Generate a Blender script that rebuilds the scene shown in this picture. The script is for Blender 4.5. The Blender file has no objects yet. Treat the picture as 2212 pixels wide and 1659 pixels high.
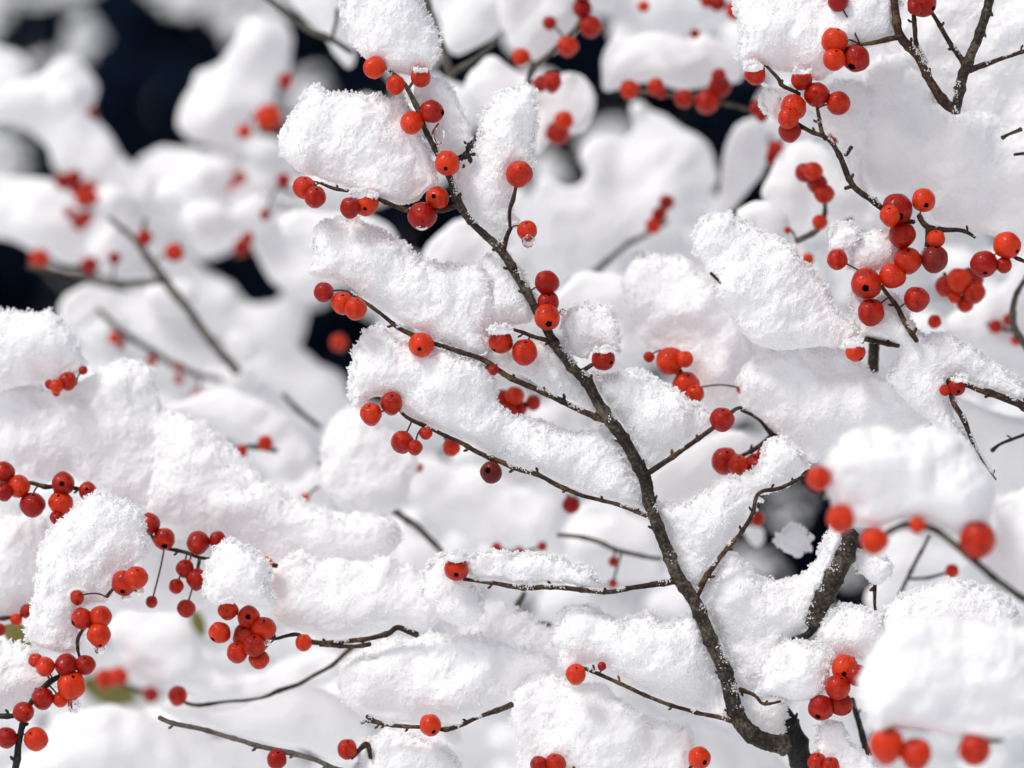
import bpy, math, random
import numpy as np
from mathutils import Vector

# ------------------------------------------------------------ camera, world, light
R_ = math.radians
scene = bpy.context.scene
COL = scene.collection
W, H = 2212.0, 1659.0            # traced picture grid
D0 = 1.2                         # metres from the lens to the sharp branch
PX = 0.354 / W                   # metres per grid unit on the sharp plane
PITCH = R_(8)
F0 = np.array([0.0, 0.0, 1.0])   # centre of the sharp plane, 1 m above ground
fw = np.array([0.0, math.cos(PITCH), -math.sin(PITCH)])
rt = np.array([1.0, 0.0, 0.0])
up = np.array([0.0, math.sin(PITCH), math.cos(PITCH)])
CAM = F0 - fw * D0

cd = bpy.data.cameras.new("camera")
cam = bpy.data.objects.new("camera", cd); COL.objects.link(cam)
cam.location = CAM
cam.rotation_euler = (R_(90) - PITCH, 0, 0)
cd.sensor_width = 36
cd.lens = 36 * D0 / 0.354
cd.clip_start = 0.05; cd.clip_end = 400
cd.dof.use_dof = True
cd.dof.focus_distance = D0
cd.dof.aperture_fstop = cd.lens / 38.0
scene.camera = cam

world = bpy.data.worlds.new("World"); scene.world = world
world.use_nodes = True
wn = world.node_tree; wn.nodes.clear()
sky = wn.nodes.new("ShaderNodeTexSky"); sky.sky_type = 'NISHITA'; sky.sun_disc = False
sky.sun_elevation = R_(60); sky.sun_rotation = R_(240); sky.air_density = 1.0; sky.dust_density = 4.0
hs = wn.nodes.new("ShaderNodeHueSaturation"); hs.inputs['Saturation'].default_value = 0.46
bg = wn.nodes.new("ShaderNodeBackground"); bg.inputs['Strength'].default_value = 0.12
wo = wn.nodes.new("ShaderNodeOutputWorld")
wn.links.new(sky.outputs[0], hs.inputs['Color']); wn.links.new(hs.outputs[0], bg.inputs[0]); wn.links.new(bg.outputs[0], wo.inputs[0])

sd = bpy.data.lights.new("sun", 'SUN'); sd.energy = 1.55; sd.angle = R_(14); sd.color = (1, .97, .93)
sun = bpy.data.objects.new("sun", sd); COL.objects.link(sun)
# light comes from above, a little from the camera's side and the left
az, el = R_(240), R_(60)
sdir = Vector((math.sin(az) * math.cos(el), math.cos(az) * math.cos(el), math.sin(el)))
sun.rotation_euler = sdir.to_track_quat('Z', 'Y').to_euler()
sun.location = (0, -1, 4)

vs = scene.view_settings
vs.view_transform = 'Standard'; vs.look = 'None'; vs.gamma = 1; vs.use_curve_mapping = False
vs.exposure = -0.02
scene.cycles.diffuse_bounces = 16; scene.cycles.transmission_bounces = 16; scene.cycles.max_bounces = 24

# ------------------------------------------------------------ helpers
rng = np.random.default_rng(7)
random.seed(7)

def pt(x, y, dz=0.0):
    """point seen at grid (x, y), dz millimetres beyond the sharp plane"""
    D = D0 + dz * .001
    s = PX * D / D0
    return CAM + fw * D + rt * ((x - W / 2) * s) + up * ((H / 2 - y) * s)

def P(s):
    return np.array([[float(v) for v in t.split(',')] for t in s.split()])

_tab = rng.random(65536) * 2 - 1
def vnoise(p):
    """value noise on an (n,3) array, -1..1"""
    i = np.floor(p).astype(np.int64); f = p - i
    f = f * f * (3 - 2 * f)
    out = 0
    for dx in (0, 1):
        for dy in (0, 1):
            for dz in (0, 1):
                h = ((i[:, 0] + dx) * 73856093) ^ ((i[:, 1] + dy) * 19349663) ^ ((i[:, 2] + dz) * 83492791)
                h = (h ^ (h >> 13)) & 65535
                w = (f[:, 0] if dx else 1 - f[:, 0]) * (f[:, 1] if dy else 1 - f[:, 1]) * (f[:, 2] if dz else 1 - f[:, 2])
                out = out + w * _tab[h]
    return out

def mesh_from(name, v, f, smooth=True):
    me = bpy.data.meshes.new(name)
    f = np.asarray(f)
    n = f.shape[1]
    me.vertices.add(len(v)); me.vertices.foreach_set('co', np.asarray(v, dtype=np.float32).ravel())
    me.loops.add(f.size); me.loops.foreach_set('vertex_index', f.ravel().astype(np.int32))
    me.polygons.add(len(f)); me.polygons.foreach_set('loop_start', np.arange(0, f.size, n, dtype=np.int32))
    me.update(calc_edges=True); me.validate()
    if smooth: me.shade_smooth()
    return me

def link(name, me, mat=None, parent=None, loc=None):
    o = bpy.data.objects.new(name, me); COL.objects.link(o)
    if mat and me and not me.materials: me.materials.append(mat)
    if parent: o.parent = parent
    if loc is not None: o.location = loc
    return o

def tag(o, label, cat, group=None, kind=None):
    if label: o['label'] = label
    if cat: o['category'] = cat
    if group: o['group'] = group
    if kind: o['kind'] = kind
    return o

# ------------------------------------------------------------ materials
def newmat(name):
    m = bpy.data.materials.new(name); m.use_nodes = True
    nt = m.node_tree; b = nt.nodes['Principled BSDF']
    return m, nt, b

def snow_mat(name, col, sss, scale, bump):
    m, nt, b = newmat(name)
    b.inputs['Base Color'].default_value = (*col, 1)
    b.inputs['Roughness'].default_value = .75
    b.inputs['Specular IOR Level'].default_value = .25
    b.inputs['Subsurface Weight'].default_value = sss
    b.inputs['Subsurface Radius'].default_value = (1, .95, .95)
    b.inputs['Subsurface Scale'].default_value = .007
    if bump:
        tc = nt.nodes.new('ShaderNodeTexCoord')
        n = nt.nodes.new('ShaderNodeTexNoise'); n.inputs['Scale'].default_value = scale; n.inputs['Detail'].default_value = 3
        bp = nt.nodes.new('ShaderNodeBump'); bp.inputs['Strength'].default_value = bump; bp.inputs['Distance'].default_value = .0006
        nt.links.new(tc.outputs['Object'], n.inputs['Vector']); nt.links.new(n.outputs['Fac'], bp.inputs['Height'])
        nt.links.new(bp.outputs[0], b.inputs['Normal'])
    return m
SNOW = snow_mat('fresh_snow', (.94, .935, .94), .0, 1500, .25)
def frost_mat():
    m = bpy.data.materials.new('frost_crystals'); m.use_nodes = True
    nt = m.node_tree; nt.nodes.clear()
    d = nt.nodes.new('ShaderNodeBsdfDiffuse'); d.inputs[0].default_value = (.985, .985, .985, 1)
    t = nt.nodes.new('ShaderNodeBsdfTranslucent'); t.inputs[0].default_value = (.985, .985, .985, 1)
    x = nt.nodes.new('ShaderNodeMixShader'); x.inputs[0].default_value = .5
    o = nt.nodes.new('ShaderNodeOutputMaterial')
    nt.links.new(d.outputs[0], x.inputs[1]); nt.links.new(t.outputs[0], x.inputs[2]); nt.links.new(x.outputs[0], o.inputs[0])
    return m
FROST = frost_mat()
SNOW_FAR = snow_mat('soft_snow', (.92, .922, .93), 0, 1, 0)
SNOW_GROUND = snow_mat('ground_snow', (.85, .86, .88), 0, 30, .3)

def berry_mat(name, c1, c2, rough):
    m, nt, b = newmat(name)
    tc = nt.nodes.new('ShaderNodeTexCoord')
    oi = nt.nodes.new('ShaderNodeObjectInfo')
    n = nt.nodes.new('ShaderNodeTexNoise'); n.inputs['Scale'].default_value = 1.3; n.inputs['Detail'].default_value = 5
    add = nt.nodes.new('ShaderNodeMath'); add.operation = 'MULTIPLY_ADD'
    add.inputs[1].default_value = .6; add.inputs[2].default_value = -.32
    mx = nt.nodes.new('ShaderNodeMath'); mx.operation = 'ADD'; mx.use_clamp = True
    r = nt.nodes.new('ShaderNodeValToRGB')
    r.color_ramp.elements[0].position = .3; r.color_ramp.elements[0].color = (*c1, 1)
    r.color_ramp.elements[1].position = .75; r.color_ramp.elements[1].color = (*c2, 1)
    nt.links.new(tc.outputs['Object'], n.inputs['Vector'])
    nt.links.new(oi.outputs['Random'], add.inputs[0])
    nt.links.new(n.outputs['Fac'], mx.inputs[0]); nt.links.new(add.outputs[0], mx.inputs[1])
    nt.links.new(mx.outputs[0], r.inputs[0]); nt.links.new(r.outputs[0], b.inputs['Base Color'])
    b.inputs['Roughness'].default_value = rough
    b.inputs['Specular IOR Level'].default_value = .14
    b.inputs['Coat Weight'].default_value = .2; b.inputs['Coat Roughness'].default_value = .12
    n2 = nt.nodes.new('ShaderNodeTexNoise'); n2.inputs['Scale'].default_value = 7
    bp = nt.nodes.new('ShaderNodeBump'); bp.inputs['Strength'].default_value = .25; bp.inputs['Distance'].default_value = .06
    nt.links.new(tc.outputs['Object'], n2.inputs['Vector']); nt.links.new(n2.outputs['Fac'], bp.inputs['Height']); nt.links.new(bp.outputs[0], b.inputs['Normal'])
    return m
BERRY = berry_mat('red_berry_skin', (.30, .005, .001), (.66, .036, .003), .3)
BERRY_DARK = berry_mat('dark_berry_skin', (.10, .008, .006), (.24, .012, .008), .4)
CAL, _, b = newmat('black_calyx'); b.inputs['Base Color'].default_value = (.004, .002, .002, 1); b.inputs['Roughness'].default_value = .9; b.inputs['Specular IOR Level'].default_value = .05

def bark_mat(name, a, b_, c):
    m, nt, b = newmat(name)
    tc = nt.nodes.new('ShaderNodeTexCoord')
    n = nt.nodes.new('ShaderNodeTexNoise'); n.inputs['Scale'].default_value = 900; n.inputs['Detail'].default_value = 5
    n2 = nt.nodes.new('ShaderNodeTexNoise'); n2.inputs['Scale'].default_value = 120; n2.inputs['Detail'].default_value = 3
    mx = nt.nodes.new('ShaderNodeMath'); mx.operation = 'ADD'
    ml = nt.nodes.new('ShaderNodeMath'); ml.operation = 'MULTIPLY'; ml.inputs[1].default_value = .5
    r = nt.nodes.new('ShaderNodeValToRGB')
    e = r.color_ramp.elements
    e[0].position = .40; e[0].color = (*a, 1); e[1].position = .62; e[1].color = (*c, 1)
    k = e.new(.5); k.color = (*b_, 1)
    L = nt.links.new
    L(tc.outputs['Object'], n.inputs['Vector']); L(tc.outputs['Object'], n2.inputs['Vector'])
    L(n.outputs['Fac'], mx.inputs[0]); L(n2.outputs['Fac'], mx.inputs[1]); L(mx.outputs[0], ml.inputs[0])
    L(ml.outputs[0], r.inputs[0]); L(r.outputs[0], b.inputs['Base Color'])
    bp = nt.nodes.new('ShaderNodeBump'); bp.inputs['Strength'].default_value = .8; bp.inputs['Distance'].default_value = .0006
    L(n.outputs['Fac'], bp.inputs['Height']); L(bp.outputs[0], b.inputs['Normal'])
    b.inputs['Roughness'].default_value = .65; b.inputs['Specular IOR Level'].default_value = .3
    return m
BARK = bark_mat('grey_brown_bark', (.008, .005, .004), (.03, .021, .014), (.12, .10, .07))
TWIG = bark_mat('brown_twig_bark', (.012, .004, .003), (.038, .017, .009), (.13, .08, .035))
BARK_DARK = bark_mat('dark_wet_bark', (.005, .005, .005), (.012, .012, .011), (.03, .03, .026))
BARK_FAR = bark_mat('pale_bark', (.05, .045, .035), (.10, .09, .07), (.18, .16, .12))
STALK, _, b = newmat('berry_stalk'); b.inputs['Base Color'].default_value = (.045, .012, .008, 1); b.inputs['Roughness'].default_value = .5
ICE, _, b = newmat('clear_water'); b.inputs['Transmission Weight'].default_value = 1; b.inputs['Roughness'].default_value = .02; b.inputs['IOR'].default_value = 1.33
HUSK, _, b = newmat('dry_husk'); b.inputs['Base Color'].default_value = (.16, .10, .04, 1); b.inputs['Roughness'].default_value = .6
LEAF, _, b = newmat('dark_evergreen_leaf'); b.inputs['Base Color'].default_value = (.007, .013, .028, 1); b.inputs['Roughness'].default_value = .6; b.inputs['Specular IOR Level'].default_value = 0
OLIVE, _, b = newmat('olive_leaf'); b.inputs['Base Color'].default_value = (.16, .15, .03, 1); b.inputs['Roughness'].default_value = .6

# ------------------------------------------------------------ snow clumps
def smooth_poly(p, n=5):
    q = []
    m = len(p)
    for i in range(m):
        a, b, c, d = p[i - 1], p[i], p[(i + 1) % m], p[(i + 2) % m]
        for k in range(n):
            t = k / n
            q.append(.5 * ((2 * b) + (-a + c) * t + (2 * a - 5 * b + 4 * c - d) * t * t + (-a + 3 * b - 3 * c + d) * t ** 3))
    return np.array(q)

def poly_dist(pts, poly):
    a = poly; b = np.roll(poly, -1, 0); ab = b - a
    L = (ab ** 2).sum(1) + 1e-9
    best = np.full(len(pts), 1e9); cp = np.zeros_like(pts); ins = np.zeros(len(pts), bool)
    for k in range(len(a)):
        t = np.clip(((pts - a[k]) @ ab[k]) / L[k], 0, 1)
        q = a[k] + t[:, None] * ab[k]
        d = ((pts - q) ** 2).sum(1)
        m = d < best
        best[m] = d[m]; cp[m] = q[m]
        c = (a[k][1] > pts[:, 1]) != (b[k][1] > pts[:, 1])
        with np.errstate(divide='ignore', invalid='ignore'):
            xi = ab[k][0] * (pts[:, 1] - a[k][1]) / (ab[k][1] if ab[k][1] else 1e-9) + a[k][0]
        ins ^= c & (pts[:, 0] < xi)
    return np.sqrt(best), cp, ins

def inflate(poly, rnd, T, g, seed):
    lo = poly.min(0) - g; hi = poly.max(0) + g
    nx = int((hi[0] - lo[0]) / g) + 2; ny = int((hi[1] - lo[1]) / g) + 2
    gx, gy = np.meshgrid(lo[0] + g * np.arange(nx), lo[1] + g * np.arange(ny), indexing='ij')
    pts = np.stack([gx.ravel(), gy.ravel()], 1)
    d, cp, ins = poly_dist(pts, poly)
    q = np.where(ins[:, None], pts, cp)
    dd = np.where(ins, d, 0)
    t = np.clip(dd / rnd, 0, 1)
    h = T * np.sqrt(np.maximum(0, 1 - (1 - t) ** 2)) * (0.8 + .2 * np.clip(dd / (rnd * 2.5), 0, 1))
    hb = h.reshape(nx, ny)
    for _ in range(int(rnd / g * 1.6) + 4):
        hp = np.pad(hb, 1, mode='edge')
        hb = (hp[1:-1, 1:-1] * 2 + hp[2:, 1:-1] + hp[:-2, 1:-1] + hp[1:-1, 2:] + hp[1:-1, :-2]) / 6
    k = np.clip(dd / (rnd * .55), 0, 1); k = k * k * (3 - 2 * k)
    h = h * (1 - k) + hb.ravel() * k
    p3 = np.stack([q[:, 0] / 90, q[:, 1] / 90, np.full(len(q), seed * 3.7)], 1)
    bend = vnoise(p3) * T * .35 * np.clip(dd / 20, 0, 1)
    N = len(q)
    ids = np.arange(N).reshape(nx, ny)
    a, b, c, e = ids[:-1, :-1].ravel(), ids[1:, :-1].ravel(), ids[1:, 1:].ravel(), ids[:-1, 1:].ravel()
    ok = ins[a] | ins[b] | ins[c] | ins[e]
    fr = np.stack([a, b, c, e], 1)[ok]
    back = np.where(ins, np.arange(N) + N, np.arange(N))
    bk = back[fr][:, ::-1]
    # local axes: x right, y up (= -picture y), z toward the camera
    vf = np.stack([q[:, 0], -q[:, 1], h + bend], 1)
    vb = np.stack([q[:, 0], -q[:, 1], -h + bend], 1)
    v = np.concatenate([vf, vb]); f = np.concatenate([fr[:, ::-1], bk[:, ::-1]])
    used = np.unique(f); mp = np.zeros(len(v), int); mp[used] = np.arange(len(used))
    return v[used], mp[f]

def remesh(v, f, vox):
    me = mesh_from('tmp', v, f, False)
    o = bpy.data.objects.new('tmp', me); COL.objects.link(o)
    m = o.modifiers.new('r', 'REMESH'); m.mode = 'VOXEL'; m.voxel_size = vox; m.adaptivity = 0
    dg = bpy.context.evaluated_depsgraph_get(); dg.update()
    ev = o.evaluated_get(dg); em = ev.to_mesh()
    n = len(em.vertices); co = np.empty(n * 3, np.float32); em.vertices.foreach_get('co', co)
    nl = len(em.loops); li = np.empty(nl, np.int32); em.loops.foreach_get('vertex_index', li)
    ev.to_mesh_clear()
    bpy.data.objects.remove(o); bpy.data.meshes.remove(me)
    return co.reshape(-1, 3).astype(float), li.reshape(-1, 4)

def vnormals(v, f):
    n = np.cross(v[f[:, 2]] - v[f[:, 0]], v[f[:, 3]] - v[f[:, 1]])
    out = np.zeros_like(v)
    for k in range(4): np.add.at(out, f[:, k], n)
    return out / (np.linalg.norm(out, axis=1, keepdims=True) + 1e-12)

OCT = np.array([[1, 0, 0], [-1, 0, 0], [0, 1, 0], [0, -1, 0], [0, 0, 1], [0, 0, -1]], float)
OCF = np.array([[0, 2, 4], [2, 1, 4], [1, 3, 4], [3, 0, 4], [2, 0, 5], [1, 2, 5], [3, 1, 5], [0, 3, 5]])

def rand_frames(n, axis):
    """n rotation matrices whose third column is axis"""
    a = axis / (np.linalg.norm(axis, axis=1, keepdims=True) + 1e-9)
    r = rng.normal(size=(n, 3)); x = np.cross(a, r); x /= np.linalg.norm(x, axis=1, keepdims=True) + 1e-9
    y = np.cross(a, x)
    return np.stack([x, y, a], 2)

SEED = [0]
def clump_mesh(poly, rnd, T, vox, g, amps, grains, name='snow'):
    """poly in grid units; returns vertices in grid units (x right, y up, z to camera), faces"""
    SEED[0] += 1; sd_ = SEED[0]
    sp = smooth_poly(poly)
    v, f = inflate(sp, rnd, T, g, sd_)
    v, f = remesh(v, f, vox)
    off = np.array([0, 0, sd_ * 211.0])
    nrm = vnormals(v, f)
    # upward faces puff more than undersides
    upw = .75 + .25 * np.clip(nrm[:, 1], -1, 1)
    disp = 0
    for sc, am in amps:
        n = vnoise((v + off) / sc)
        if 8 < sc < 14: am = am * (.6 + 1.5 * (1 - np.abs(nrm[:, 2])) * np.clip(.5 + nrm[:, 1], 0, 1))
        disp = disp + n * am * upw
    v = v + nrm * disp[:, None]
    if amps and amps[-1][0] < 14:
        nrm = vnormals(v, f)
    nq = len(v)
    tri = np.concatenate([f[:, [0, 1, 2]], f[:, [0, 2, 3]]]); nq0 = len(tri)
    if grains:
        area = (sp.max(0) - sp.min(0)).prod() * 1.4
        n = int(min(16000, area * grains))
        pick = rng.integers(0, len(v), n)
        base = v[pick]; nn = nrm[pick]
        kk = vnoise((base + off) / 12)
        keep = kk > -.3; base, nn, kk = base[keep], nn[keep], kk[keep]
        ln = rng.uniform(1.2, 3.2, len(base)); wd = ln * rng.uniform(.4, .8, len(base))
        # longer hoar crystals stand on the rims and on the upper side, in little tufts
        rim = np.where((np.abs(nrm[:, 2]) < .62) & (nrm[:, 1] > -.45))[0]
        if len(rim):
            per = np.linalg.norm(np.diff(sp, axis=0), axis=1).sum()
            m = int(per * (1.3 if grains > .05 else .5))
            tb = rim[rng.integers(0, len(rim), m)]
            big = np.clip(vnoise((v[tb] + off) / 9) + .35, 0.05, 1)
            rep = 3 + (big * 7).astype(int)
            taxis = nrm[tb] + rng.normal(size=(m, 3)) * .4
            taxis /= np.linalg.norm(taxis, axis=1, keepdims=True)
            taxis = np.repeat(taxis, rep, 0); bg_ = np.repeat(big, rep); tb = np.repeat(tb, rep)
            out = rng.uniform(-.1, 1, len(tb))
            tbase = v[tb] + taxis * (out * bg_ * 13)[:, None] + rng.normal(size=(len(tb), 3)) * (1.7 * (1.1 - .6 * out))[:, None]
            tn = rng.normal(size=(len(tb), 3)) + taxis * .5
            tl = rng.uniform(1.5, 3.6, len(tb)); tw_ = tl * rng.uniform(.35, .8, len(tb))
            base = np.concatenate([base, tbase]); nn = np.concatenate([nn + rng.normal(size=nn.shape) * .5, tn])
            ln = np.concatenate([ln, tl]); wd = np.concatenate([wd, tw_])
            push = np.concatenate([np.full(len(base) - len(tb), .15), np.full(len(tb), .1)])
        else: push = np.full(len(base), .15)
        n = len(base)
        M = rand_frames(n, nn)
        ax = nn / (np.linalg.norm(nn, axis=1, keepdims=True) + 1e-9)
        s = np.stack([wd, wd * rng.uniform(.6, 1, n), ln], 1)
        pv = np.einsum('nij,nkj->nki', M, OCT[None] * s[:, None, :]) + (base + ax * (ln * push)[:, None])[:, None, :]
        gv = pv.reshape(-1, 3)
        gf = (OCF[None] + (nq + 6 * np.arange(n))[:, None, None]).reshape(-1, 3)
        v = np.concatenate([v, gv]); tri = np.concatenate([tri, gf])
    return v, tri, nq0

BAS = np.stack([rt, up, -fw], 0)   # rows: local axes in world
def to_world(v, cx, cy, dz):
    D = D0 + dz * .001; s = PX * D / D0
    o = pt(cx, cy, dz)
    w = ((v - np.array([cx, -cy, 0])) * s) @ BAS
    return w, o

def clump(label, dz, T, poly, q=2, group=None, name='snow_clump', cat='snow clump'):
    poly = P(poly); c = poly.mean(0)
    if q == 2:
        rnd = T * 1.75; v, f, nb = clump_mesh(poly, rnd, T, 2.6, 6, [(70, 10), (30, 7), (12, 3.3), (5, 1.3)], .055)
    elif q == 1:
        rnd = T * 1.7; v, f, nb = clump_mesh(poly, rnd, T, 3.1, 8, [(75, 11), (32, 7.5), (13, 3.2), (6, 1.3)], .04)
    else:
        rnd = T * 1.6; v, f, nb = clump_mesh(poly, rnd, T, 7, 12, [(80, 13), (38, 8), (16, 2)], 0)
    w, o = to_world(v, c[0], c[1], dz)
    me = mesh_from('snow', w, f)
    ob = link(name, me, SNOW if q else SNOW_FAR, None, o)
    if len(me.polygons) > nb:
        me.materials.append(FROST)
        mi = np.zeros(len(me.polygons), np.int32); mi[nb:] = 1
        me.polygons.foreach_set('material_index', mi)
        sm = np.ones(len(me.polygons), bool); sm[nb:] = False; me.polygons.foreach_set('use_smooth', sm)
    return tag(ob, label, cat, group)

# ------------------------------------------------------------ branches
def smooth_line(p, step=5):
    p = np.asarray(p, float)
    q = [p[0]]
    for i in range(len(p) - 1):
        a = p[max(i - 1, 0)]; b = p[i]; c = p[i + 1]; d = p[min(i + 2, len(p) - 1)]
        n = max(1, int(np.linalg.norm((c - b)[:2]) / step))
        for k in range(1, n + 1):
            t = k / n
            q.append(.5 * ((2 * b) + (-a + c) * t + (2 * a - 5 * b + 4 * c - d) * t * t + (-a + 3 * b - 3 * c + d) * t ** 3))
    return np.array(q)

def tube(pts, rad, sides=9, rough=0.0, seed=0):
    """pts (n,3), rad (n,) -> verts, quads (ends closed to a point)"""
    n = len(pts)
    tan = np.gradient(pts, axis=0); tan /= np.linalg.norm(tan, axis=1, keepdims=True) + 1e-9
    ref = np.array([0.1, 0.2, 1.0]); V = []
    x = np.cross(tan[0], ref); x /= np.linalg.norm(x)
    for i in range(n):
        x = x - tan[i] * (x @ tan[i]); x /= np.linalg.norm(x); y = np.cross(tan[i], x)
        a = np.arange(sides) * 2 * math.pi / sides
        ring = pts[i] + rad[i] * (np.cos(a)[:, None] * x + np.sin(a)[:, None] * y)
        V.append(ring)
    V = np.concatenate(V)
    if rough:
        c = np.repeat(pts, sides, 0); r = np.repeat(rad, sides)
        dv = V - c; k = vnoise(V / 9 + seed * 17.3) * .5 + vnoise(V / 3.5 + seed * 5.1) * .5
        V = c + dv * (1 + rough * k)[:, None]
    i0 = np.arange(n - 1)[:, None] * sides; j = np.arange(sides)[None]; j2 = (j + 1) % sides
    F = np.stack([i0 + j, i0 + j2, i0 + sides + j2, i0 + sides + j], 2).reshape(-1, 4)
    V = np.concatenate([V, pts[:1] - tan[:1] * rad[0] * .5, pts[-1:] + tan[-1:] * rad[-1] * .5])
    e0, e1 = len(V) - 2, len(V) - 1
    jj = np.arange(sides); k2 = (jj + 1) % sides
    c0 = np.stack([np.full(sides, e0), k2, jj, jj], 1); b0 = (n - 1) * sides
    c1 = np.stack([np.full(sides, e1), b0 + jj, b0 + k2, b0 + k2], 1)
    T3 = np.concatenate([F[:, [0, 1, 2]], F[:, [0, 2, 3]], c0[:, :3], c1[:, :3]])
    return V, T3

class MB:
    def __init__(s): s.v = []; s.f = []; s.n = 0
    def add(s, v, f): s.v.append(v); s.f.append(f + s.n); s.n += len(v)
    def get(s): return np.concatenate(s.v), np.concatenate(s.f)

def stick(mb, line, rough=.15, spurs=True, seed=0):
    """line: rows x, y, r[, z in grid units toward the camera]"""
    L = np.asarray(line, float)
    if L.shape[1] == 3: L = np.concatenate([L, np.zeros((len(L), 1))], 1)
    q = smooth_line(L, 4)
    w = vnoise(np.stack([q[:, 0] / 40, q[:, 1] / 40, np.full(len(q), seed * 3.1)], 1))
    w2 = vnoise(np.stack([q[:, 1] / 40, q[:, 0] / 40, np.full(len(q), seed * 7.7 + 9)], 1))
    pts = np.stack([q[:, 0] + w * 2.2, -q[:, 1] + w2 * 2.2, q[:, 3]], 1)
    rad = np.maximum(q[:, 2] * .86, .8)
    # swollen nodes
    s = np.concatenate([[0], np.cumsum(np.linalg.norm(np.diff(pts, axis=0), axis=1))])
    node = random.uniform(25, 60)
    nodes = []
    while node < s[-1] - 8:
        rad = rad * (1 + .2 * np.exp(-((s - node) / 6) ** 2)); nodes.append(node); node += random.uniform(45, 85)
    v, f = tube(pts, rad, 10 if L[:, 2].max() > 9 else 8, rough, seed)
    mb.add(v, f)
    if spurs:
        for nd in nodes:
            if random.random() < .62:
                i = int(np.searchsorted(s, nd)); i = min(i, len(pts) - 2)
                t = pts[i + 1] - pts[i]; t /= np.linalg.norm(t) + 1e-9
                sd2 = random.choice((-1, 1)); nv = np.array([-t[1], t[0], random.uniform(-.6, .6)]) * sd2
                ln = random.uniform(5, 11) + rad[i] * .6
                k = np.linspace(0, 1, 5)[:, None]
                pp = pts[i] + nv * ln * k - t * ln * .6 * k * k
                v, f = tube(pp, np.array([.45, .35, .3, .45, .25]) * min(rad[i], 7) + .6, 6, .2, seed)
                mb.add(v, f)

def sphere_mesh(name, n=20, m=14, point=0.0, seed=1):
    V = []; F = []
    for i in range(m + 1):
        th = math.pi * i / m
        for j in range(n):
            ph = 2 * math.pi * j / n
            z = math.cos(th); r = math.sin(th)
            if point and z < -.3: z -= point * (-.3 - z) ** 1.5; r *= (1 - point * .4 * (-.3 - z if z < -.3 else 0))
            V.append([r * math.cos(ph), r * math.sin(ph), z])
    for i in range(m):
        for j in range(n):
            a = i * n + j; b = i * n + (j + 1) % n
            F.append([a, b, b + n]); F.append([a, b + n, a + n])
    V = np.array(V); V = V * (1 + .07 * vnoise(V * 1.3 + seed * 9) + .02 * vnoise(V * 4 + seed * 5))[:, None]
    # small dimple on the top (stalk end)
    top = np.clip((V[:, 2] - .8) / .2, 0, 1); V[:, 2] -= top * .08
    me = bpy.data.meshes.new(name)
    bm_v, bm_f = V, np.array(F)
    me = mesh_from(name, bm_v, bm_f)
    return me
BM = [sphere_mesh('berry', seed=1), sphere_mesh('berry', seed=2), sphere_mesh('berry', seed=3, point=.35)]
for k in BM: k.materials.append(BERRY)
BMD = sphere_mesh('berry', seed=5); BMD.materials.append(BERRY_DARK)
def calyx_mesh():
    V = [[0, 0, -.06]]; F = []
    n = 15
    for i in range(n):
        a = 2 * math.pi * i / n; r = .33 if i % 3 == 0 else .27
        V.append([r * math.cos(a), r * math.sin(a), .02 - (.05 if i % 3 == 0 else 0)])
    for i in range(n): F.append([0, 1 + i, 1 + (i + 1) % n])
    b = len(V); V.append([0, 0, .12])
    for i in range(n):
        a = 2 * math.pi * i / n; V.append([.18 * math.cos(a), .18 * math.sin(a), .07])
    for i in range(n):
        F.append([b, b + 1 + i, b + 1 + (i + 1) % n]); F.append([1 + i, 1 + (i + 1) % n, b + 1 + (i + 1) % n]); F.append([1 + i, b + 1 + (i + 1) % n, b + 1 + i])
    me = mesh_from('calyx', np.array(V, float), np.array(F)); me.materials.append(CAL); return me
CM = calyx_mesh()

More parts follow.
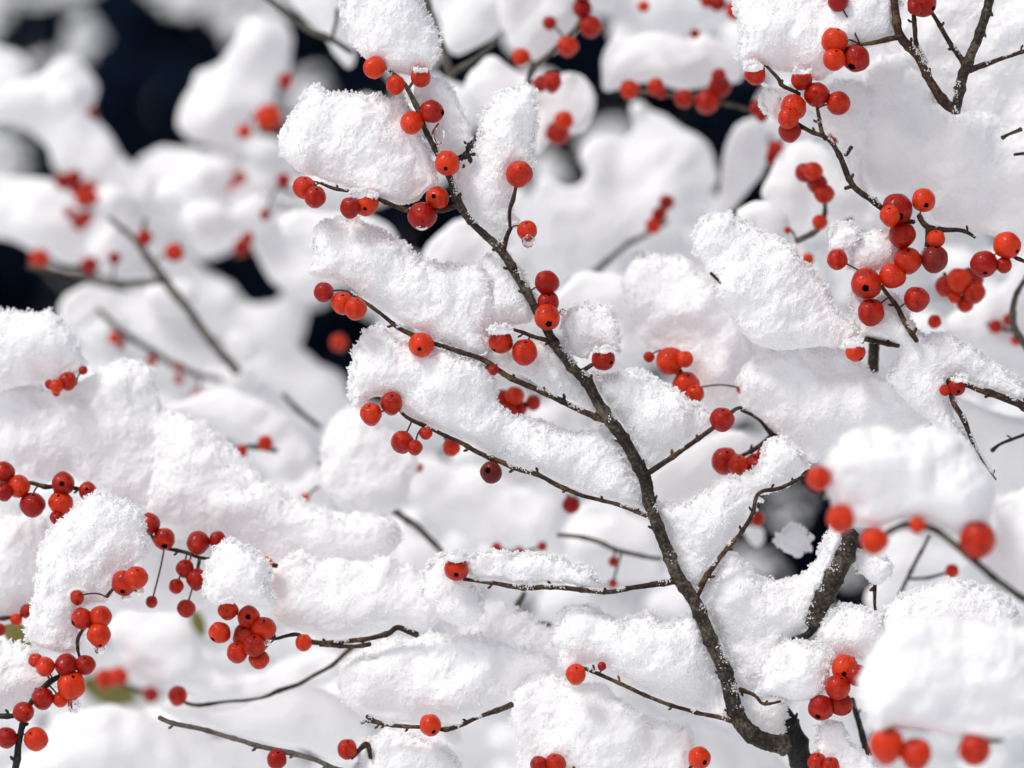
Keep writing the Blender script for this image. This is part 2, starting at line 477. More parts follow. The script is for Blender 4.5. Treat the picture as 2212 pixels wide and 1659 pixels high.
tag_lines = []
def branch(label, dz, lines, berries='', group=None, name='berry_branch', mat=None, cat='branch', far=False, base=None):
    """lines: list of (part_name, material, 'x,y,r[,z] ...'); berries: 'x,y,r[,cx,cy][,d]' separated by spaces"""
    lines = [(n, m, P(s)) for n, m, s in lines]
    if base is None: base = lines[0][2][-1][:2] if lines else None
    toks = [t.split(',') for t in berries.split()]
    if base is None: base = (float(toks[0][0]), float(toks[0][1]))
    root = bpy.data.objects.new(name, None); COL.objects.link(root); root.empty_display_size = .01
    org = pt(base[0], base[1], dz); root.location = org
    tag(root, label, cat, group)
    allp = []; tag_lines.append((label, dz, [L for _, _, L in lines]))
    for k, (nm, m, L) in enumerate(lines):
        mb = MB(); SEED[0] += 1
        stick(mb, L, seed=SEED[0], spurs=not far)
        v, f = mb.get(); w, o = to_world(v, base[0], base[1], dz)
        link(nm, mesh_from(nm, w, f), m, root)
        Lz = L if L.shape[1] == 4 else np.concatenate([L, np.zeros((len(L), 1))], 1)
        allp.append(smooth_line(Lz, 4))
    allq = np.concatenate(allp) if allp else None
    s = PX * (D0 + dz * .001) / D0
    placed = []
    for i, t in enumerate(toks):
        dark = t[-1] == 'd'
        if dark: t = t[:-1]
        t = [float(q) for q in t]
        x, y, r = t[:3]
        r *= 1.1
        pref = sorted([k * 4.0 for k in range(-14, 15)], key=lambda z: (abs(z - 3) * (1 if z > 0 else 1.7), -z))
        for z in pref:
            if all((x - a) ** 2 + (y - b) ** 2 + (z - c) ** 2 > (.8 * (r + q)) ** 2 for a, b, c, q in placed): break
        placed.append((x, y, z, r))
        D = D0 + dz * .001
        loc = ((x - base[0]) * s * rt + (base[1] - y) * s * up - fw * z * s)
        # calyx direction; the stalk end is opposite
        if len(t) >= 5:
            cx, cy = t[3], t[4]; m_ = math.hypot(cx, cy)
            if m_ > .93: cx, cy = cx / m_ * .93, cy / m_ * .93
            d = cx * rt - cy * up - fw * math.sqrt(max(0, 1 - cx * cx - cy * cy))
        else:
            d = np.array([random.uniform(-.3, .3), random.uniform(.3, .8), -1.0]); d /= np.linalg.norm(d)
        quat = Vector(-d).to_track_quat('Z', 'Y')
        me = BMD if dark else random.choice(BM[:2] if random.random() < .85 else BM[2:])
        b = link('berry', me, None, root, loc)
        b.rotation_mode = 'QUATERNION'; b.rotation_quaternion = quat
        el = random.uniform(.97, 1.08)
        b.scale = (r * s, r * s, r * s * el)
        if not far and (len(t) >= 5 or random.random() < .5):
            c = link('calyx', CM, None, b, (0, 0, -.98)); c.rotation_euler = (math.pi, 0, 0); c.scale = (random.uniform(.6, 1),) * 3
        # stalk to the nearest wood
        if allq is not None:
            dd = np.hypot(allq[:, 0] - x, allq[:, 1] - y); j = int(dd.argmin())
            if dd[j] < (75 if far else 120):
                a3 = np.array([x, -y, z]); e3 = np.array([allq[j, 0], -allq[j, 1], allq[j, 3]])
                k = np.linspace(0, 1, 8)[:, None]
                mid = np.array([random.uniform(-5, 5), random.uniform(2, 9), 0])
                pp = a3 * (1 - k) + e3 * k + mid * (4 * k * (1 - k))
                v, f = tube(pp, np.full(8, 1.9 if not far else 2.6), 6); w, o = to_world(v, base[0], base[1], dz); link('berry_stalk', mesh_from('berry_stalk', w, f), STALK, root)
    return root

def frost_crust(label, key, every=.45, name='frost_crust'):
    """icy crumbs clinging to the upper side of a branch's twigs, in stretches"""
    lab, dz, lines = [t for t in tag_lines if key in t[0]][0]
    bs, rs = [], []
    for L in lines:
        if L.shape[1] == 3: L = np.concatenate([L, np.zeros((len(L), 1))], 1)
        q = smooth_line(L, 1.2)
        p = np.stack([q[:, 0], -q[:, 1], q[:, 3]], 1); t = np.gradient(p, axis=0); t /= np.linalg.norm(t, axis=1, keepdims=True) + 1e-9
        u = np.stack([-t[:, 1], t[:, 0], 0 * t[:, 0]], 1); u[u[:, 1] < 0] *= -1
        on = vnoise(np.stack([q[:, 0] / 22, q[:, 1] / 22, np.full(len(q), dz + 3.0)], 1)) > every
        for rep in range(5):
            side = u * rng.uniform(.2, 1, (len(u), 1)) + rng.normal(size=u.shape) * .28; side[:, 2] = rng.uniform(-.6, .9, len(u))
            side /= np.linalg.norm(side, axis=1, keepdims=True)
            bs.append((p + side * (q[:, 2:3] * .9))[on]); rs.append(side[on])
    b_ = np.concatenate(bs); s_ = np.concatenate(rs); n = len(b_)
    M = rand_frames(n, s_ + rng.normal(size=(n, 3)) * .5)
    ln = rng.uniform(1.2, 4.0, n); wd = ln * rng.uniform(.4, .9, n)
    sc = np.stack([wd, wd * .8, ln], 1)
    pv = np.einsum('nij,nkj->nki', M, OCT[None] * sc[:, None, :]) + b_[:, None, :]
    gf = (OCF[None] + (6 * np.arange(n))[:, None, None]).reshape(-1, 3)
    x, y = b_[0][0], -b_[0][1]
    w, o = to_world(pv.reshape(-1, 3), x, y, dz)
    tag(link(name, mesh_from(name, w, gf, False), FROST, None, o), label, 'frost')

# ============================================================ SETTING
def grid_sheet(name, x0, x1, y0, y1, n, z, amp, mat):
    gx, gy = np.meshgrid(np.linspace(-1, 1, n), np.linspace(-1, 1, n), indexing='ij')
    k = 4.0
    sx = np.sign(gx) * (np.abs(gx) ** k); sy = np.sign(gy) * (np.abs(gy) ** k)
    X = (x0 + x1) / 2 + sx * (x1 - x0) / 2; Y = (y0 + y1) / 2 + sy * (y1 - y0) / 2
    p = np.stack([X.ravel(), Y.ravel(), np.zeros(X.size)], 1)
    zz = vnoise(p * .9) * amp + vnoise(p * 3.1 + 7) * amp * .3
    p[:, 2] = z + zz
    ids = np.arange(n * n).reshape(n, n)
    f = np.stack([ids[:-1, :-1].ravel(), ids[1:, :-1].ravel(), ids[1:, 1:].ravel(), ids[:-1, 1:].ravel()], 1)
    o = link(name, mesh_from(name, p, f), mat); o['kind'] = 'structure'; return o
grid_sheet('snow_ground', -150, 150, -150, 150, 140, -.03, .05, SNOW_GROUND)

def leaf_cloud(n, c, size, leaf, seed):
    r = np.random.default_rng(seed)
    p = r.uniform(-1, 1, (n * 2, 3))
    k = vnoise(p * 3.3 + seed) > -.6
    p = p[k][:n] * np.array(size) / 2 + np.array(c); n = len(p)
    M = rand_frames(n, r.normal(size=(n, 3)) + [0, 0, .8])
    q = np.array([[-.5, 0, 0], [0, -.28, .05], [.5, 0, 0], [0, .28, .05]])
    s = leaf * r.uniform(.6, 1.3, n)
    v = np.einsum('nij,nkj->nki', M, q[None] * s[:, None, None]) + p[:, None]
    f = np.arange(n * 4).reshape(-1, 4)
    return v.reshape(-1, 3), f
hedge = bpy.data.objects.new('evergreen_hedge', None); COL.objects.link(hedge); hedge.location = (0, 1.75, 0)
tag(hedge, 'dark evergreen hedge far behind the snowy shrub, seen through the black gaps', 'hedge')
v, f = leaf_cloud(110000, (0, .5, 1.05), (3.4, 1.4, 2.4), .06, 4)
link('foliage', mesh_from('foliage', v, f, False), LEAF, hedge)
mb = MB()
for i in range(11):
    x = -1.6 + i * .32 + random.uniform(-.1, .1)
    L = np.array([[x, .2, -.05], [x + random.uniform(-.06, .06), .25, .6], [x + random.uniform(-.15, .15), .2, 1.3], [x + random.uniform(-.2, .2), .25, 2.0]])
    v, f = tube(L, np.array([.028, .022, .015, .006]), 8); mb.add(v, f)
v, f = mb.get(); link('stems', mesh_from('stems', v, f), BARK_DARK, hedge)
_n, _m = 18, 12
sphere_v = np.array([[math.sin(math.pi * i / _m) * math.cos(2 * math.pi * j / _n), math.sin(math.pi * i / _m) * math.sin(2 * math.pi * j / _n), math.cos(math.pi * i / _m)] for i in range(_m + 1) for j in range(_n)])
sphere_f = np.array([[i * _n + j, i * _n + (j + 1) % _n, (i + 1) * _n + (j + 1) % _n, (i + 1) * _n + j] for i in range(_m) for j in range(_n)])

# ---- dim snow far behind, in the upper left and lower right gaps
gF = 'dim patches of snow far behind the shrub'
def dusting(label, regs, box, d0, d1, skip):  # sparse white blobs over dark leaves imitate snow dimmed by shade
    regs = [smooth_poly(P(g), 2) for g in regs]
    V = []; F = []; n = 0; r = np.random.default_rng(5)
    for gx in range(box[0], box[2], 20):
        for gy in range(box[1], box[3], 18):
            c = np.array([gx, gy]) + r.uniform(-9, 9, 2)
            if r.random() < skip or not any(poly_dist(c[None], g)[2][0] for g in regs): continue
            dz = r.uniform(d0, d1); rad = r.uniform(9, 17)
            q = sphere_v * np.array([rad * 1.2, rad * .7, rad]); q = q * (1 + .3 * vnoise(q / 9 + n))[:, None]
            w, o = to_world(q + np.array([c[0], -c[1], 0]), c[0], c[1], dz)
            V.append(w + o - pt(box[0], box[3], d0)); F.append(sphere_f + n); n += len(w)
    o = link('snow_dusting', mesh_from('snow_dusting', np.concatenate(V), np.concatenate(F)), SNOW_FAR, None, pt(box[0], box[3], d0))
    tag(o, label, 'snow dusting', None, 'stuff')
REG_A = ('-200,-200 20,-160 120,-90 215,-70 190,10 120,5 40,10 -30,80 -200,120', '290,-200 320,-20 400,30 460,30 500,85 560,80 640,-10 660,-200',
        '80,110 105,112 112,140 80,165 60,150', '155,60 200,20 205,90 170,140 135,120', '-200,250 10,275 55,330 40,390 -200,410', '640,150 700,170 690,230 620,250')
REG_B = ('1650,1075 1700,1040 1750,1055 1760,1095 1720,1130 1680,1115', '1595,1195 1640,1180 1685,1205 1680,1260 1620,1275 1590,1240', '1660,1110 1720,1125 1690,1150', '1810,1225 1870,1235 1870,1255 1810,1250')
dusting('dim scattered snow on the dark evergreen hedge at top left, far out of focus', REG_A, (-200, -200, 760, 420), 480, 600, .14)
dusting('dim blue grey snow in the dark gap at lower right behind the grey branch', REG_B, (1560, 1000, 1900, 1300), 420, 560, .62)
clump('blue grey snow patch above the dark gap right of the tall snow column', 500, 36, '1270,290 1330,262 1375,285 1350,330 1290,345 1255,330', 0, gF, 'snow_patch', 'snow patch')
clump('blue grey snow patch filling the gap right of the single hanging berry stub', 520, 30, '1165,320 1200,345 1230,400 1170,400 1140,360', 0, gF, 'snow_patch', 'snow patch')

# ---- the mass of snowy twigs behind everything: nobody could count it
def thicket():
    gaps = [smooth_poly(P(g), 2) for g in (
        '20,95 70,50 130,60 120,90 60,140', '175,90 200,25 245,0 300,20 360,45 440,45 510,90 480,130 430,170 400,240 405,320 330,330 285,355 240,310 200,260 205,190',
        '640,70 740,140 745,200 640,300 560,270 590,220', '-60,520 60,540 120,590 190,610 120,680 -60,680', '475,560 530,545 575,600 545,650 500,620',
        '630,710 670,685 740,720 755,810 690,800', '1290,60 1330,195 1600,220 1600,300 1545,400 1480,280 1390,220 1300,300 1230,310 1150,330 1150,390 1270,390 1280,300 1240,80',
        '1590,420 1660,400 1640,450 1610,460', '990,150 1070,105 1060,160 1000,185', '830,450 900,460 935,500 900,535 860,510', '965,540 1045,540 1040,570 980,575',
        '1590,1170 1640,1050 1750,1030 1800,1120 1760,1230 1670,1265 1600,1240', '1810,1190 1880,1210 1875,1320 1810,1290', '-60,260 60,300 100,390 -60,390',
        '1000,300 1035,300 1035,370 1000,370', '-60,-60 640,-60 600,40 100,100 -60,110')]
    allv = []; allf = []; n = 0
    r = np.random.default_rng(11); made = 0
    for gx in range(-60, 2300, 62):
        for gy in range(-40, 1740, 58):
            c = np.array([gx, gy]) + r.uniform(-24, 24, 2); rad = r.uniform(40, 62)
            bad = False
            for gp in gaps:
                d, _, ins = poly_dist(c[None], gp)
                if ins[0] or d[0] < rad + 6: bad = True; break
            if bad: continue
            dz = r.uniform(170, 340)
            k = 12
            V = sphere_v.copy()
            V = V * np.array([rad, rad * .8, rad * .7])
            V = V * (1 + .25 * vnoise(V / 30 + made * 9.1))[:, None]
            w, o = to_world(V + np.array([c[0], -c[1], 0]), c[0], c[1], dz)
            allv.append(w + o - pt(1100, 1700, 330)); allf.append(sphere_f + n); n += len(w); made += 1
    o = link('snowy_thicket', mesh_from('snowy_thicket', np.concatenate(allv), np.concatenate(allf)), SNOW_FAR, None, pt(1100, 1700, 330))
    tag(o, 'blurred mass of snow covered twigs filling the shrub behind the nearer boughs', 'snowy twigs', None, 'stuff')
thicket()

# ---- blurred snow behind
gB = 'blurred snow clumps behind the sharp branch'
def B(label, dz, T, poly): clump(label, dz, T, poly, 0, gB)
B('blurred snow bough running down from the left edge beside the black gap', 215, 55, '95,165 115,135 150,118 190,140 210,190 203,245 245,310 290,350 335,385 330,440 250,430 180,385 120,365 90,310 30,265 -60,245 -60,150 20,175')
B('blurred round snow knob at the left edge above the long bough', 240, 30, '-60,98 20,100 62,130 60,170 20,190 -60,180')
B('tall blurred snow column right of the big black gap', 205, 50, '400,215 425,160 480,125 515,65 560,33 610,42 635,80 632,135 607,185 600,240 560,275 545,300 500,320 430,310 385,280 388,245')
B('blurred snow saddle under the black gap at upper left', 230, 55, '300,345 350,318 430,330 500,290 560,288 620,310 645,370 610,430 560,480 525,530 480,555 430,560 380,500 330,440 280,400')
B('blurred snow shelf at the left edge over the lower black gap', 200, 45, '-60,385 60,388 130,400 190,450 240,500 300,555 330,605 280,612 190,590 120,575 60,540 20,520 -60,505')
B('blurred snow ridge right of the thin bare branch at left', 235, 50, '250,450 340,470 400,530 470,600 540,645 600,640 640,600 665,680 640,760 560,795 515,795 455,715 395,645 345,575 290,530')
B('blurred snow lying below the fork of the thin bare branch', 180, 40, '130,670 190,615 330,625 385,650 430,710 490,790 465,825 380,790 310,740 250,690 190,700 150,720')
B('blurred snow mound left of the small dark hole in the middle left', 200, 45, '515,810 560,765 640,750 700,790 745,820 755,870 720,915 690,930 640,880 565,850')
B('blurred snow mound above the two red dots at middle left', 115, 48, '350,880 420,850 500,840 570,860 620,900 670,950 685,1010 630,1050 560,1010 480,930 400,910')
B('blurred pale snow lump left of the long sharp clump', 180, 40, '545,510 590,490 660,488 705,520 705,600 690,650 645,650 600,620 570,585 555,550')
B('blurred snow strip right of the thin branch at the top edge', 125, 40, '600,-60 640,25 700,85 750,150 772,110 765,-60')
B('blurred snow wedge between the top cap and the dark fork', 110, 40, '935,-60 950,60 985,120 1040,95 1078,75 1100,30 1110,-60')
B('blurred snow with a single red dot at the top centre', 100, 45, '1080,-60 1085,60 1110,110 1150,132 1200,112 1235,80 1250,30 1260,-60')
B('blurred round snow mass above the slanting red berry pair', 100, 55, '1000,200 1060,125 1110,155 1180,165 1250,150 1283,190 1290,240 1262,280 1200,300 1150,335 1155,240 1060,260')
B('blurred snow left of the tall sharp column under the dark fork', 140, 40, '930,160 975,165 1020,190 1065,180 1070,230 1030,260 1020,320 985,270')
B('blurred snow hood over the row of red berries at upper right', 110, 42, '1300,110 1330,78 1400,66 1480,78 1560,85 1605,110 1605,175 1550,190 1470,200 1400,180 1350,190 1305,198 1297,150')
B('blurred snow at the top edge left of the sharp corner clump', 200, 40, '1290,-60 1320,40 1400,72 1480,75 1550,40 1610,30 1600,-60')
B('large blurred snow bough sweeping down left from the dark gap', 165, 62, '1255,330 1300,300 1362,290 1368,232 1400,222 1470,262 1535,310 1552,365 1545,410 1480,470 1420,510 1360,550 1290,580 1230,605 1180,600 1130,545 1110,480 1150,420 1170,385 1230,400 1262,380')
B('blurred snow finger between the two dark slits at right', 130, 36, '1570,330 1592,275 1640,262 1670,310 1650,370 1612,420 1570,465 1520,480 1545,430')
B('blurred snow around the slanting chain of four red berries', 85, 48, '1640,410 1680,335 1745,300 1800,335 1835,400 1885,440 1900,490 1840,490 1790,475 1750,510 1700,500 1655,450')
B('blurred snow just behind the crystal covered clump at right', 65, 36, '1590,470 1640,440 1695,470 1740,530 1765,600 1700,570')
B('blurred snow ledge behind the three stacked berries', 75, 45, '1190,650 1230,605 1300,595 1370,610 1405,700 1400,770 1340,770 1320,700 1240,700')
B('blurred snow under the third twig near the dark withered berry', 140, 55, '840,990 880,965 960,995 1060,1025 1150,1055 1210,1090 1212,1140 1180,1185 1060,1185 980,1150 900,1100 845,1050')
B('blurred snow between the third and fourth twigs beside the stem', 120, 50, '1215,1145 1235,1095 1290,1080 1380,1110 1425,1160 1440,1240 1400,1258 1300,1258 1240,1215')
B('blurred snow lump right of the white ridge in the middle', 130, 34, '850,1120 900,1150 950,1190 930,1235 865,1225')
B('blurred hooped snow behind the drooping berry cluster at lower left', 130, 48, '235,1370 262,1320 320,1303 380,1328 425,1370 445,1420 520,1450 600,1430 700,1400 745,1425 700,1485 600,1505 500,1512 420,1492 330,1475 265,1440')
B('blurred snow bank along the bottom left edge', 95, 55, '100,1570 160,1532 250,1520 340,1555 430,1580 540,1612 650,1645 720,1720 60,1720')
B('blurred snow above the pale bare twig at the bottom left', 60, 34, '350,1535 385,1508 480,1528 560,1510 660,1490 735,1510 790,1560 800,1600 760,1650 640,1622 560,1600 450,1572')
B('blurred snow between the two rows of left berries', 62, 42, '290,1190 340,1160 450,1180 475,1280 430,1320 330,1322 240,1312 250,1250 300,1225')
B('blurred snow at the bottom between the curved twig and the front mound', 230, 30, '985,1590 1100,1545 1118,1640 1100,1720 990,1720')
B('blurred snow under the front mound at the bottom right of centre', 85, 48, '1320,1500 1480,1540 1590,1575 1680,1620 1720,1720 1500,1720 1400,1600')
B('blurred snow behind the right hand red cluster at the right edge', 90, 45, '2040,690 2120,640 2170,600 2200,560 2270,540 2270,830 2180,810 2120,770')
B('blurred snow below the thick dark twig at the right edge', 65, 48, '2020,850 2100,870 2212,905 2270,910 2270,1090 2180,1085 2130,1040 2060,940')
B('blurred snow with thin olive twigs under the front right mound', 105, 45, '1880,1190 1960,1150 2040,1180 2110,1220 2130,1260 2060,1290 1950,1300 1890,1340 1862,1290 1890,1240')
B('blurred snow right of the dark trunk at the bottom', 95, 38, '1710,1540 1765,1500 1840,1520 1865,1600 1860,1720 1760,1720')
B('blurred snow behind the stem and the right hand twig', 75, 42, '1400,1030 1440,995 1520,950 1600,935 1650,1000 1600,1050 1500,1080 1420,1085')
B('blurred round snow knob left in the lower right dark gap', 90, 14, '1600,1140 1625,1130 1655,1140 1655,1170 1635,1185 1610,1170')
B('soft pale snow behind the berries over the left ridge', 80, 34, '300,1040 200,1060 150,1040 60,1080 80,1130 180,1110 300,1110')

B('blurred snow under the first twig left of its dark hollow', 120, 32, '600,470 660,455 720,462 790,470 835,485 860,520 885,560 840,560 760,560 640,540')
B('blurred snow below the fork of stem and first twig', 105, 32, '945,505 990,470 1040,480 1090,560 1080,620 1020,600 980,580 930,575 912,545')
# ---- middle depth, a little soft
def Q(label, dz, T, poly): clump(label, dz, T, poly, 1, 'slightly soft snow clumps around the sharp branch')
Q('snow block on the left edge with a spiky flat top', 28, 50, '-60,668 20,675 80,672 115,675 132,710 155,730 170,760 182,790 160,812 130,822 90,830 40,838 -60,845')
Q('broad snow bank at the left edge over the red berry row', 36, 70, '-60,850 0,835 60,828 120,840 180,825 225,795 280,775 330,798 345,850 350,900 380,960 380,1040 340,1110 290,1100 240,1080 200,1065 190,1045 150,1025 100,1045 50,1028 0,1010 -60,990')
Q('long white snow ridge sloping down to the centre left', 34, 65, '340,885 420,905 470,935 520,980 560,1030 620,1075 700,1100 780,1112 850,1125 862,1170 820,1205 740,1212 650,1195 600,1212 550,1190 490,1165 430,1152 380,1140 320,1112 330,1000')
Q('snow mound below the second twig behind the long ridge', 60, 52, '700,970 720,905 765,880 805,900 850,945 900,985 880,1060 850,1110 760,1105 705,1060')
Q('soft snow at the left edge behind the tall clump', 32, 45, '-60,1130 30,1118 90,1130 105,1180 85,1260 62,1320 20,1342 -60,1335')
Q('large snow pad over the low twig left of centre', 24, 58, '585,1240 640,1190 680,1212 720,1215 780,1220 840,1208 885,1220 915,1255 965,1300 945,1350 900,1362 860,1348 800,1365 740,1380 680,1372 630,1360 600,1340 590,1290')
Q('wide snow pad over the curved twig with one berry at the bottom', 17, 58, '748,1440 790,1400 840,1375 890,1382 935,1365 990,1372 1060,1382 1120,1392 1180,1412 1198,1442 1150,1462 1118,1485 1100,1520 1060,1540 1000,1562 940,1565 880,1562 810,1552 760,1530 735,1500 738,1470')
Q('snow shoulder between the wide bottom pad and the front cap', 28, 38, '960,1340 1000,1330 1060,1300 1120,1318 1170,1350 1195,1390 1200,1430 1130,1445 1050,1420 980,1390')
Q('front snow mound at the bottom centre over two berries', 14, 55, '1112,1560 1110,1500 1148,1470 1200,1455 1245,1472 1290,1470 1335,1500 1375,1530 1425,1555 1485,1565 1500,1610 1500,1650 1480,1700 1140,1700 1125,1630')
Q('snow clump hanging right of the stem over the dark berry knot', 34, 55, '1348,610 1370,572 1420,550 1480,560 1530,600 1570,640 1612,700 1628,760 1612,830 1590,870 1552,882 1528,860 1505,825 1470,790 1430,765 1395,745 1365,700 1345,655')
Q('big soft snow mound behind the pair of red berries right of centre', 22, 62, '1600,800 1640,768 1700,758 1760,752 1830,760 1880,800 1930,820 1990,865 2015,910 1960,935 1880,945 1812,955 1780,985 1750,1005 1715,965 1680,940 1640,905 1605,870')
Q('out of focus front snow mound at right with red berries under its rim', -74, 75, '1788,990 1815,950 1850,930 1900,925 1950,938 2020,932 2080,962 2122,1010 2142,1070 2132,1130 2080,1162 2030,1140 1950,1122 1890,1140 1835,1130 1798,1085 1782,1035')
Q('out of focus front snow mound in the lower right corner', -78, 80, '1868,1425 1900,1372 1960,1342 2040,1345 2120,1340 2200,1352 2280,1380 2280,1565 2200,1590 2120,1600 2020,1582 1940,1570 1892,1592 1866,1545 1855,1480')
Q('soft snow at the right edge beside the front mound', -60, 55, '2150,1090 2190,1070 2280,1080 2280,1340 2200,1290 2130,1240 2150,1160')
Q('very large snow mass filling the right below the forked dark twigs', 30, 70, '1855,200 1880,135 1930,112 1980,150 2020,215 2060,245 2120,238 2180,275 2280,330 2280,530 2200,525 2150,515 2090,492 2040,482 2005,455 1985,405 1925,420 1885,405 1850,350 1845,260')
Q('snow behind the forked dark twigs in the top right corner', 34, 55, '1900,-60 1915,100 1980,160 2030,215 2065,225 2100,250 2160,290 2280,300 2280,-60')
Q('snow strip below the berry trio joining the right hand twig', 22, 34, '1640,180 1700,190 1770,195 1865,180 1875,260 1860,380 1870,430 1840,395 1822,330 1785,280 1745,235 1690,220')

clump('star shaped snow tuft in the lower right dark gap', 32, 16, '1678,1160 1690,1153 1700,1145 1706,1132 1718,1134 1728,1128 1740,1138 1748,1150 1765,1158 1756,1175 1758,1190 1742,1196 1725,1208 1708,1200 1695,1192 1686,1176', 2, gB)
# ---- sharp clumps
def S(label, dz, T, poly): clump(label, dz * .6, T, poly, 2, 'sharp frosty snow clumps along the focused twigs')
S('sharp snow cap at the top edge over the first berries of the stem', 7, 42, '758,-60 746,30 750,80 765,100 788,124 815,130 840,150 868,155 890,162 905,150 928,150 945,115 940,80 922,50 912,0 908,-60')
S('large spiky snow clump left of the upper stem', 9, 48, '648,218 662,200 682,180 705,195 732,200 760,207 790,205 820,200 850,205 872,202 903,290 925,330 945,395 925,415 885,440 830,433 790,425 750,400 700,392 662,378 632,358 615,330 604,290 620,260 632,238')
S('narrow snow slope right of the upper stem behind the berry pair', 14, 34, '900,170 940,168 970,190 990,225 1010,260 1020,295 1008,325 985,340 960,330 940,330 925,300 905,230')
S('tall snow column behind the single upright berry', 13, 38, '1070,202 1097,190 1130,184 1153,205 1150,260 1143,330 1148,360 1110,380 1098,430 1105,465 1120,485 1095,502 1078,515 1050,498 1012,460 992,420 985,372 1003,345 1022,330 1030,280 1038,250 1064,225')
S('long snow bank over the second twig left of the stem', 9, 46, '690,492 730,475 780,487 830,515 870,530 892,560 930,577 980,570 1030,578 1060,610 1070,660 1060,700 1055,745 1030,765 990,752 940,733 920,715 880,703 840,678 800,650 770,625 720,605 685,598 665,585 675,550 680,520')
S('rounded snow lobe hugging the stem above two hanging berries', 12, 38, '1045,560 1060,545 1085,542 1100,560 1128,610 1150,655 1150,690 1110,702 1068,705 1040,715 1005,690 1020,640')
S('snow pad under the second twig over the twin berries at its left end', 10, 50, '760,765 790,722 830,706 880,712 950,745 1030,780 1055,800 1062,840 1075,880 1110,905 1100,960 1080,988 1020,958 960,933 900,912 870,890 840,862 800,862 768,880 755,830')
S('wide snow fan left of the stem above the third twig', 11, 46, '1085,905 1180,918 1240,925 1292,922 1340,960 1370,1010 1388,1060 1392,1098 1350,1090 1290,1072 1240,1052 1190,1033 1140,1008 1080,985 1075,940')
S('triangular snow wedge between the second twig and the stem', 12, 30, '1050,770 1100,745 1180,745 1230,790 1268,840 1298,890 1290,900 1240,870 1180,842 1120,812 1075,792')
S('small snow tuft right of the stem over one berry', 9, 36, '1215,685 1240,660 1272,655 1310,670 1328,700 1340,740 1325,768 1290,755 1268,778 1240,770 1220,725 1208,705')
S('snow pad right of the stem above the right hand twig', 11, 44, '1282,802 1320,815 1360,798 1400,808 1442,830 1480,858 1522,880 1552,902 1530,922 1500,940 1460,970 1430,992 1400,1012 1380,985 1352,930 1320,880 1295,845')
S('snow triangle right of the lower stem along its thin side twig', 11, 40, '1412,1105 1450,1085 1500,1070 1545,1058 1570,1035 1600,1032 1638,1050 1640,1080 1620,1120 1600,1152 1570,1190 1545,1220 1520,1260 1505,1282 1480,1250 1450,1180 1430,1135')
S('thin edged snow flap below the pair of berries at right', 12, 28, '1600,1040 1645,1010 1660,962 1690,950 1738,985 1745,1015 1712,1038 1685,1055 1650,1065 1620,1060')
S('low frosty ridge lying on the horizontal fourth twig', 5, 22, '1010,1205 1050,1195 1120,1192 1160,1187 1200,1197 1232,1215 1270,1240 1300,1262 1270,1268 1200,1260 1130,1260 1060,1250 1018,1245')
S('crumbly snow lump hanging beneath the fourth twig berry', 12, 26, '930,1215 965,1200 1000,1250 1030,1290 1036,1330 1010,1355 972,1350 942,1330 918,1290 915,1245')
S('plump snow bank left of the lower stem over the fifth twig', 12, 54, '1193,1362 1210,1322 1240,1306 1282,1310 1322,1330 1370,1337 1402,1325 1435,1340 1500,1332 1532,1380 1560,1450 1582,1520 1580,1552 1540,1545 1480,1530 1420,1510 1370,1490 1330,1462 1300,1440 1258,1436 1225,1450 1205,1420 1186,1388')
S('snow saddle between the lower stem and the thick grey branch', 15, 52, '1515,1290 1540,1250 1565,1212 1585,1200 1622,1240 1662,1262 1720,1252 1762,1210 1795,1140 1812,1120 1822,1150 1812,1200 1790,1250 1760,1310 1740,1350 1702,1370 1680,1400 1660,1445 1640,1480 1620,1490 1598,1480 1578,1420 1550,1360')
S('round crystal covered snowball right of the lower stem', 0, 44, '1645,1430 1672,1408 1700,1390 1732,1380 1770,1390 1790,1420 1792,1462 1770,1500 1740,1516 1700,1512 1660,1505 1632,1492')
S('pinkish snow tuft above the dense berry cluster at lower right', 9, 38, '1778,1345 1800,1312 1832,1300 1862,1320 1890,1332 1905,1362 1895,1402 1870,1432 1850,1422 1820,1418 1800,1432 1785,1402 1772,1372')
S('small spiky snow cap over the dense berry cluster at lower left', 5, 40, '455,1202 480,1177 500,1168 530,1180 552,1195 570,1212 577,1242 582,1280 590,1310 560,1308 530,1300 490,1297 470,1308 450,1300 438,1270 440,1240')
S('tall leaning snow clump at lower left with berries down its right side', 2, 52, '108,1155 140,1112 180,1087 212,1076 260,1085 298,1110 310,1150 308,1200 280,1225 250,1242 235,1270 228,1300 190,1310 165,1330 168,1380 165,1408 140,1412 100,1405 70,1395 56,1370 70,1320 80,1260 85,1200')
S('snow patch at the left edge beside the lowest berry string', 12, 40, '-60,1400 40,1395 80,1410 102,1450 108,1485 80,1512 40,1532 -60,1565')
S('snow clump along the top edge above the right berry groups', 10, 50, '1602,-60 1592,40 1592,90 1603,128 1640,142 1680,150 1720,160 1770,172 1808,150 1855,110 1890,98 1925,88 1935,40 1925,-60')
S('small sparkling snow scrap left of the five berry cluster', 8, 16, '1650,200 1672,198 1690,225 1700,262 1680,268 1655,245')
S('jagged crystal covered snow clump right of centre with a thin twig in it', 14, 46, '1490,502 1520,472 1560,465 1600,480 1640,500 1700,525 1740,560 1780,620 1800,660 1838,690 1848,720 1830,742 1780,750 1700,755 1650,748 1600,718 1562,660 1532,592 1500,550')
S('thumb sized snow cap standing on a single berry at right', 6, 26, '1786,500 1802,476 1830,472 1850,495 1846,530 1822,545 1796,540')
S('small snow scrap above the big two toned berry at right', 12, 24, '1840,542 1870,507 1912,500 1940,530 1930,572 1890,582 1850,592')
